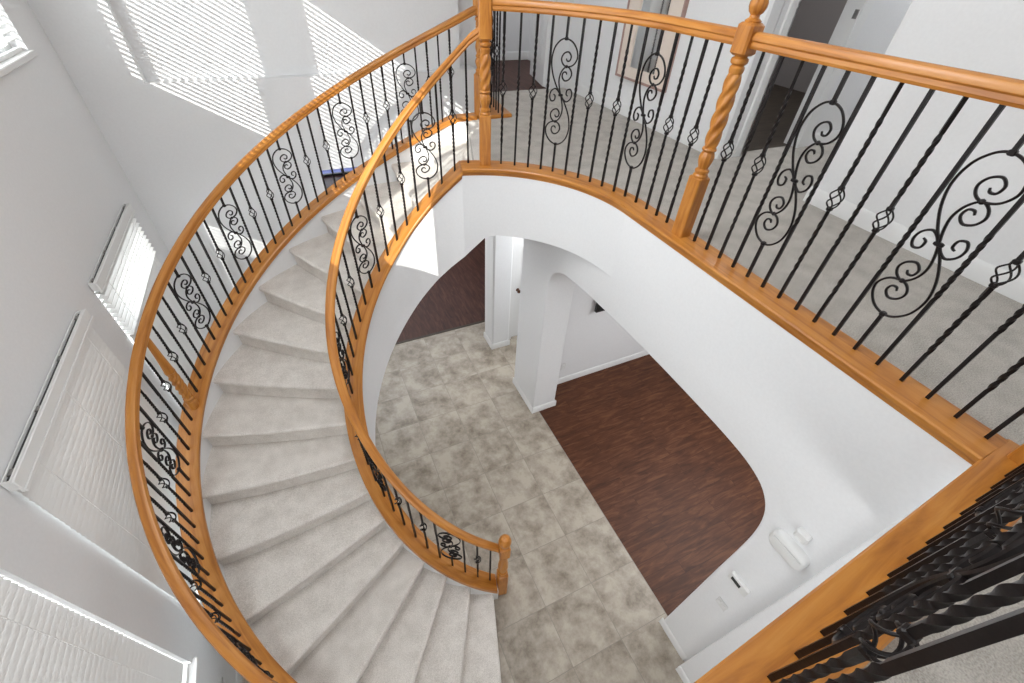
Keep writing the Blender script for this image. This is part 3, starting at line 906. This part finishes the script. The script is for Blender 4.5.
# ---- near railing at the bottom right
AX = math.atan(0.043)
nrail = empty('balcony_railing', (1.0, -0.08, ZU), 'near black iron railing on a wide oak base at the bottom right corner', 'railing')
def ytrim(x): return -0.014 + 0.043 * (x - 0.697)
mb = MB(); sweep(mb, [Vector((x, ytrim(x), ZT)) for x in (-0.35, 0.4, 1.0, 1.6, 2.06)], [(u, v) for u, v in cap_profile(0.0, 0.165)])
build_at(mb, 'base_rail', M['oak_uv'], nrail)
mb = MB(); sweep(mb, [Vector((x, ytrim(x) - 0.075, ZT + L_BA + 0.03)) for x in (-0.35, 0.4, 1.0, 1.6, 1.97)], RAIL)
build_at(mb, 'handrail', M['oak_uv'], nrail)
NP = {7: 'B', 6: 'P', 5: 'B', 4: 'P', 3: 'S', 2: 'P', 1: 'B', 0: 'P'}
for i in range(-2, 13):
    x = 0.682 + 0.0985 * i
    kind = PAT[(i + 1) % 6] if False else {0: 'P', 1: 'S', 2: 'P', 3: 'B', 4: 'P', 5: 'B'}[i % 6]
    place_bal(kind, 'balcony', (x, ytrim(x) - 0.075, ZT), AX, nrail)

# ---- short landing railing beyond the stair
lrail = empty('landing_railing', (1.95, 4.6, ZU), 'short iron railing on the far side of the landing behind the corner post', 'railing')
lp = [Vector((pf.x, pf.y, ZT)), Vector((1.93, 4.385, ZT)), Vector((2.10, 5.35, ZT))]
mb = MB(); sweep(mb, lp, [(-0.07, -0.035), (-0.07, -0.006), (-0.064, 0), (0.064, 0), (0.07, -0.006), (0.07, -0.035)]); build_at(mb, 'base_rail', M['oak_uv'], lrail)
mb = MB(); sweep(mb, [p + Vector((0, 0, L_BA + 0.03)) for p in lp], RAIL); build_at(mb, 'handrail', M['oak_uv'], lrail)
yw = math.atan2(0.975, 0.17)
for i, (x, y) in enumerate([(1.84, 4.39)]): place_bal('P'[i], 'balcony', (x, y, ZT), 0, lrail)
for i in range(9):
    t = 0.02 + 0.105 * i
    place_bal('PBPSPBPBP'[i], 'balcony', (1.93 + 0.17 * t, 4.375 + 0.975 * t, ZT), yw, lrail)

# ================================================================== DOORS
def panel_door(mb, w, h, t, T, panels):
    mb.box(0, w, -t / 2, t / 2, 0, h, T)
    for (x0, x1, z0, z1) in panels:
        for sy in (-1, 1):
            y = sy * t / 2
            a, b = (y, y + sy * 0.006)
            b2 = 0.018
            for (p0, p1, q0, q1) in ((x0, x1, z0, z0 + b2), (x0, x1, z1 - b2, z1), (x0, x0 + b2, z0 + b2, z1 - b2), (x1 - b2, x1, z0 + b2, z1 - b2)):
                mb.box(p0, p1, min(a, b), max(a, b), q0, q1, T)
            mb.box(x0 + 0.05, x1 - 0.05, min(a, b), max(a, b), z0 + 0.05, z1 - 0.05, T)


SIX = lambda w: [(0.10, w / 2 - 0.05, 0.22, 0.80), (w / 2 + 0.05, w - 0.10, 0.22, 0.80), (0.10, w / 2 - 0.05, 0.93, 1.55), (w / 2 + 0.05, w - 0.10, 0.93, 1.55), (0.10, w / 2 - 0.05, 1.66, 1.92), (w / 2 + 0.05, w - 0.10, 1.66, 1.92)]
d1 = empty('door_1', (DX0, 4.47, 0), 'white panelled door with a bronze knob between the two lower pillars', 'door'); d1['kind'] = 'structure'
mb = MB(); panel_door(mb, DX1 - DX0 - 0.03, 2.03, 0.04, Matrix.Translation((0.015, 0, 0.002)), SIX(0.77)); mb.build('door_leaf', M['trimwhite'], d1, smooth=False)
mb = MB()
mb.box(-0.075, 0.0, -0.055, -0.04, 0, 2.06); mb.box(0.80, 0.875, -0.055, -0.04, 0, 2.06); mb.box(-0.075, 0.875, -0.055, -0.04, 2.06, 2.135)
mb.build('door_casing', M['trimwhite'], d1, smooth=False)
mb = MB(); mb.lathe([(0.026, 0.0), (0.026, 0.006), (0.010, 0.010), (0.010, 0.03), (0.022, 0.038), (0.027, 0.05), (0.022, 0.062), (0.004, 0.066)], seg=20,
                    T=Matrix.Translation((0.080, -0.02, 0.89)) @ Matrix.Rotation(PI / 2, 4, 'X'))
mb.build('door_knob', M['knob'], d1)

d2 = empty('door_2', (3.01, 5.42, ZU), 'white door standing open onto the dark wood floor upstairs', 'door'); d2['kind'] = 'structure'
mb = MB(); panel_door(mb, 0.74, 2.02, 0.038, Matrix.Translation((0, 0, 0.012)) @ Matrix.Rotation(R(76), 4, 'Z'), SIX(0.74)); mb.build('door_leaf', M['trimwhite'], d2, smooth=False)
mb = MB()
for x0, x1 in ((-0.93, -0.86), (0.02, 0.09)): mb.box(x0, x1, -0.075, -0.06, 0, 2.06)
mb.box(-0.93, 0.09, -0.075, -0.06, 2.05, 2.12); mb.build('door_casing', M['trimwhite'], d2, smooth=False)

d3 = empty('door_3', (4.29, 2.70, ZU), 'white cased doorway of the unlit room in the side passage', 'door'); d3['kind'] = 'structure'
mb = MB(); mb.box(0.0, 0.10, -0.02, 0.0, 0, 2.06); mb.box(-0.83, -0.75, -0.02, 0, 0, 2.06); mb.box(-0.83, 0.10, -0.02, 0, 2.05, 2.13); mb.box(-0.012, 0.0, -0.02, 0.13, 0, 2.05); mb.box(-0.76, -0.748, -0.02, 0.13, 0, 2.05)
mb.build('door_casing', M['trimwhite'], d3, smooth=False)
mb = MB(); mb.box(-0.016, -0.012, -0.005, 0.03, 0.98, 1.04); mb.build('strike_plate', M['steel'], d3, smooth=False)

# ================================================================== SMALL THINGS ON THE WALLS
fx = XW - 0.013
# door chime
ch = empty('door_chime', (fx, 0.19, 2.035), 'long white rounded door chime cover on the wall right of the archway', 'door chime')
mb = MB()
rings = []
for k, (d, s) in enumerate(((0.0, 0.0), (0.03, 0.0), (0.045, 0.012), (0.05, 0.03))):
    ring = []
    hy, hz, rr = 0.105 - s, 0.07 - s, 0.05 - s
    for (cy, cz, a0) in ((hy - rr, hz - rr, 0), (-hy + rr, hz - rr, 90), (-hy + rr, -hz + rr, 180), (hy - rr, -hz + rr, 270)):
        for q in range(6):
            a = R(a0 + 90 * q / 5); ring.append((-d, cy + rr * math.cos(a), 0.07 + cz + rr * math.sin(a)))
    rings.append(ring)
mb.loft(rings); mb.build('chime_cover', M['plastic'], ch, angle=60)
mb = MB(); mb.rbox(-0.058, -0.048, -0.085, 0.085, 0.092, 0.104, 0.003); mb.build('chime_ridge', M['plastic'], ch)
# motion sensor
ms = empty('motion_sensor', (fx, 0.193, 2.24), 'small white box sensor just above the door chime', 'sensor')
mb = MB(); mb.rbox(-0.045, 0, -0.035, 0.035, 0, 0.062, 0.008); mb.build('sensor_case', M['plastic'], ms)
mb = MB(); mb.rbox(-0.048, -0.044, -0.018, 0.018, 0.006, 0.02, 0.002); mb.build('sensor_lens', M['blind'], ms)
# thermostat
th = empty('thermostat', (fx, 0.22, 1.44), 'white thermostat with a dark display on the wall right of the archway', 'thermostat')
mb = MB(); mb.rbox(-0.03, 0, -0.07, 0.07, 0, 0.085, 0.006); mb.build('thermostat_case', M['plastic'], th)
mb = MB(); mb.rbox(-0.032, -0.029, -0.02, 0.05, 0.028, 0.06, 0.001); o = mb.build('display', M['lcd'], th); o['label'] = 'dark grey display'
# switch
sw = empty('light_switch', (fx, 0.20, 1.08), 'white double light switch plate below the thermostat', 'light switch')
mb = MB(); mb.rbox(-0.007, 0, -0.04, 0.04, 0, 0.085, 0.003); mb.build('switch_plate', M['plastic'], sw)
for s in (-1, 1):
    mb = MB(); mb.rbox(-0.012, -0.006, s * 0.018 - 0.010, s * 0.018 + 0.010, 0.022, 0.063, 0.002); mb.build('rocker', M['trimwhite'], sw)


def outlet(name, loc, rz, label):
    r = empty(name, loc, label, 'outlet', rz=rz)
    mb = MB(); mb.rbox(-0.036, 0.036, -0.007, 0, 0, 0.115, 0.003); mb.build('outlet_plate', M['plastic'], r)
    for s in (0.03, 0.085):
        mb = MB(); mb.rbox(-0.016, 0.016, -0.010, -0.006, s - 0.014, s + 0.014, 0.003); mb.build('socket', M['trimwhite'], r)


outlet('wall_outlet', (2.495, 3.31, 0.27), 0, 'white wall outlet on the dining room far wall beside the pillar')
outlet('wall_outlet', (XL, 1.40, 0.25), PI / 2, 'white wall outlet low on the left wall behind the outer handrail')

# television on the dining room wall
tv = empty('television', (3.37, 3.31, 1.22), 'black flat television on the dining room far wall glimpsed under the archway', 'television')
mb = MB(); mb.rbox(-0.58, 0.58, -0.075, -0.03, 0, 0.68, 0.006); mb.build('television_case', M['black'], tv)
mb = MB(); mb.box(-0.555, 0.555, -0.078, -0.074, 0.03, 0.655); mb.build('screen', M['lcd'], tv, smooth=False)
mb = MB(); mb.box(-0.2, 0.2, -0.031, 0, 0.2, 0.5); mb.build('wall_bracket', M['steel'], tv, smooth=False)

# framed mirror
fm = empty('framed_mirror', (3.28, 3.915, 3.535), 'tall mirror in a wide cream frame with a rose-brown edge on the upstairs wall', 'mirror')
W2, H2 = 0.395, 1.25
mb = MB()
for y0, y1, z0, z1 in ((-W2, W2, 0, 0.02), (-W2, W2, H2 - 0.02, H2), (-W2, -W2 + 0.02, 0.02, H2 - 0.02), (W2 - 0.02, W2, 0.02, H2 - 0.02)): mb.box(-0.035, 0, y0, y1, z0, z1)
mb.build('outer_frame', M['pinkframe'], fm, smooth=False)
mb = MB(); i2 = W2 - 0.02; j2 = 0.20
for y0, y1, z0, z1 in ((-i2, i2, 0.02, 0.11), (-i2, i2, H2 - 0.11, H2 - 0.02), (-i2, -j2, 0.11, H2 - 0.11), (j2, i2, 0.11, H2 - 0.11)): mb.box(-0.026, -0.004, y0, y1, z0, z1)
o = mb.build('inner_frame', M['cream'], fm, smooth=False); o['label'] = 'wide cream inner frame'
mb = MB(); mb.box(-0.016, -0.010, -j2, j2, 0.11, H2 - 0.11); mb.build('mirror_glass', M['mirror'], fm, smooth=False)

# ================================================================== LIGHT
SUN = Vector((0.85, 1.0, -0.56)).normalized()
sd = bpy.data.lights.new('sun', 'SUN'); sd.energy = 4.8; sd.angle = R(0.15); sd.color = (1.0, 0.96, 0.90)
so = bpy.data.objects.new('sun', sd); COL.objects.link(so); so.rotation_euler = SUN.to_track_quat('-Z', 'Y').to_euler()


def area(name, loc, sx, sy, power, col=(0.965, 0.985, 1.0), aim=None):
    l = bpy.data.lights.new(name, 'AREA'); l.shape = 'RECTANGLE'; l.size = sx; l.size_y = sy; l.energy = power; l.color = col
    o = bpy.data.objects.new(name, l); COL.objects.link(o); o.location = loc
    o.rotation_euler = (Vector(aim) - Vector(loc)).to_track_quat('-Z', 'Y').to_euler() if aim else (0, 0, 0)
    return o


area('foyer_fill', (0.6, 1.6, 5.8), 3.2, 4.0, 22)  # added fill light under the foyer ceiling, no fixture
area('foyer_aimed_fill', (0.2, 1.9, 5.4), 0.7, 0.7, 24, aim=(2.1, 1.9, 2.0))  # unseen fill aimed to brighten the archway wall and the void
area('landing_fill', (2.6, 1.0, 5.8), 1.2, 5.0, 2)  # weak fill added over the landing
area('back_fill', (1.0, -2.6, 5.8), 3.0, 2.0, 25)  # fill light added above the floor behind the camera
area('hall_fill', (2.6, 6.3, 5.8), 1.0, 1.0, 12)  # added fill for the room behind the open door
area('dining_fill', (4.0, 0.8, 2.6), 2.0, 3.0, 65)  # unseen panel added to brighten the dining floor and wall
area('nook_fill', (2.9, 3.95, 2.6), 0.8, 0.4, 16)  # small fill added to lift the lower door nook
area('family_fill', (1.5, 7.6, 2.6), 2.5, 2.5, 45)  # fill light added out of view in the family room
area('entry_fill', (-0.6, -1.6, 2.55), 2.0, 1.2, 44, aim=(1.7, 3.4, 1.0))  # tilted fill added to brighten the pillars and lower void
area('pillar_fill', (0.3, 5.75, 2.55), 0.8, 0.5, 26, aim=(1.9, 3.4, 0.9))  # added fill hidden above the opening, aimed back at the pillar faces

area('passage_fill', (5.5, 2.25, 5.8), 1.0, 0.6, 14)  # fill added to lighten the side passage
area('dark_room_fill', (5.0, 3.9, 5.8), 0.6, 0.6, 14)  # fill added so the unlit room does not go black

w = bpy.data.worlds.new('sky'); SC.world = w; w.use_nodes = True
nt = w.node_tree; bg = nt.nodes['Background']
tc = nt.nodes.new('ShaderNodeTexCoord'); sp = nt.nodes.new('ShaderNodeSeparateXYZ'); nt.links.new(tc.outputs['Generated'], sp.inputs[0])
sc_ = ramp(nt, sp.outputs['Z'], [(0.0, (0.94, 0.96, 0.98)), (0.25, (0.92, 0.955, 1.0)), (1.0, (0.84, 0.91, 1.0))])
nt.links.new(sc_, bg.inputs['Color']); bg.inputs['Strength'].default_value = 4.0

# ================================================================== CAMERA
Rm = ((0.90691511, -0.41903251, 0.04378049), (-0.2535717, -0.62586709, -0.73755799), (0.33646154, 0.65780099, -0.67386311))
cd = bpy.data.cameras.new('camera'); cam = bpy.data.objects.new('camera', cd); COL.objects.link(cam)
right, down, fwd = (Vector(r).normalized() for r in Rm)
mat = Matrix(((right.x, -down.x, -fwd.x, 0), (right.y, -down.y, -fwd.y, 0), (right.z, -down.z, -fwd.z, 4.455), (0, 0, 0, 1)))
cam.matrix_world = mat
cd.sensor_width = 36; cd.lens = 426.368 * 36 / 1024; cd.clip_start = 0.02
SC.camera = cam
SC.view_settings.view_transform = 'Standard'; SC.view_settings.look = 'None'; SC.view_settings.gamma = 1
SC.view_settings.use_curve_mapping = False
SC.view_settings.exposure = 0.42
SC.cycles.use_denoising = True
SC.cycles.max_bounces = 10; SC.cycles.diffuse_bounces = 6
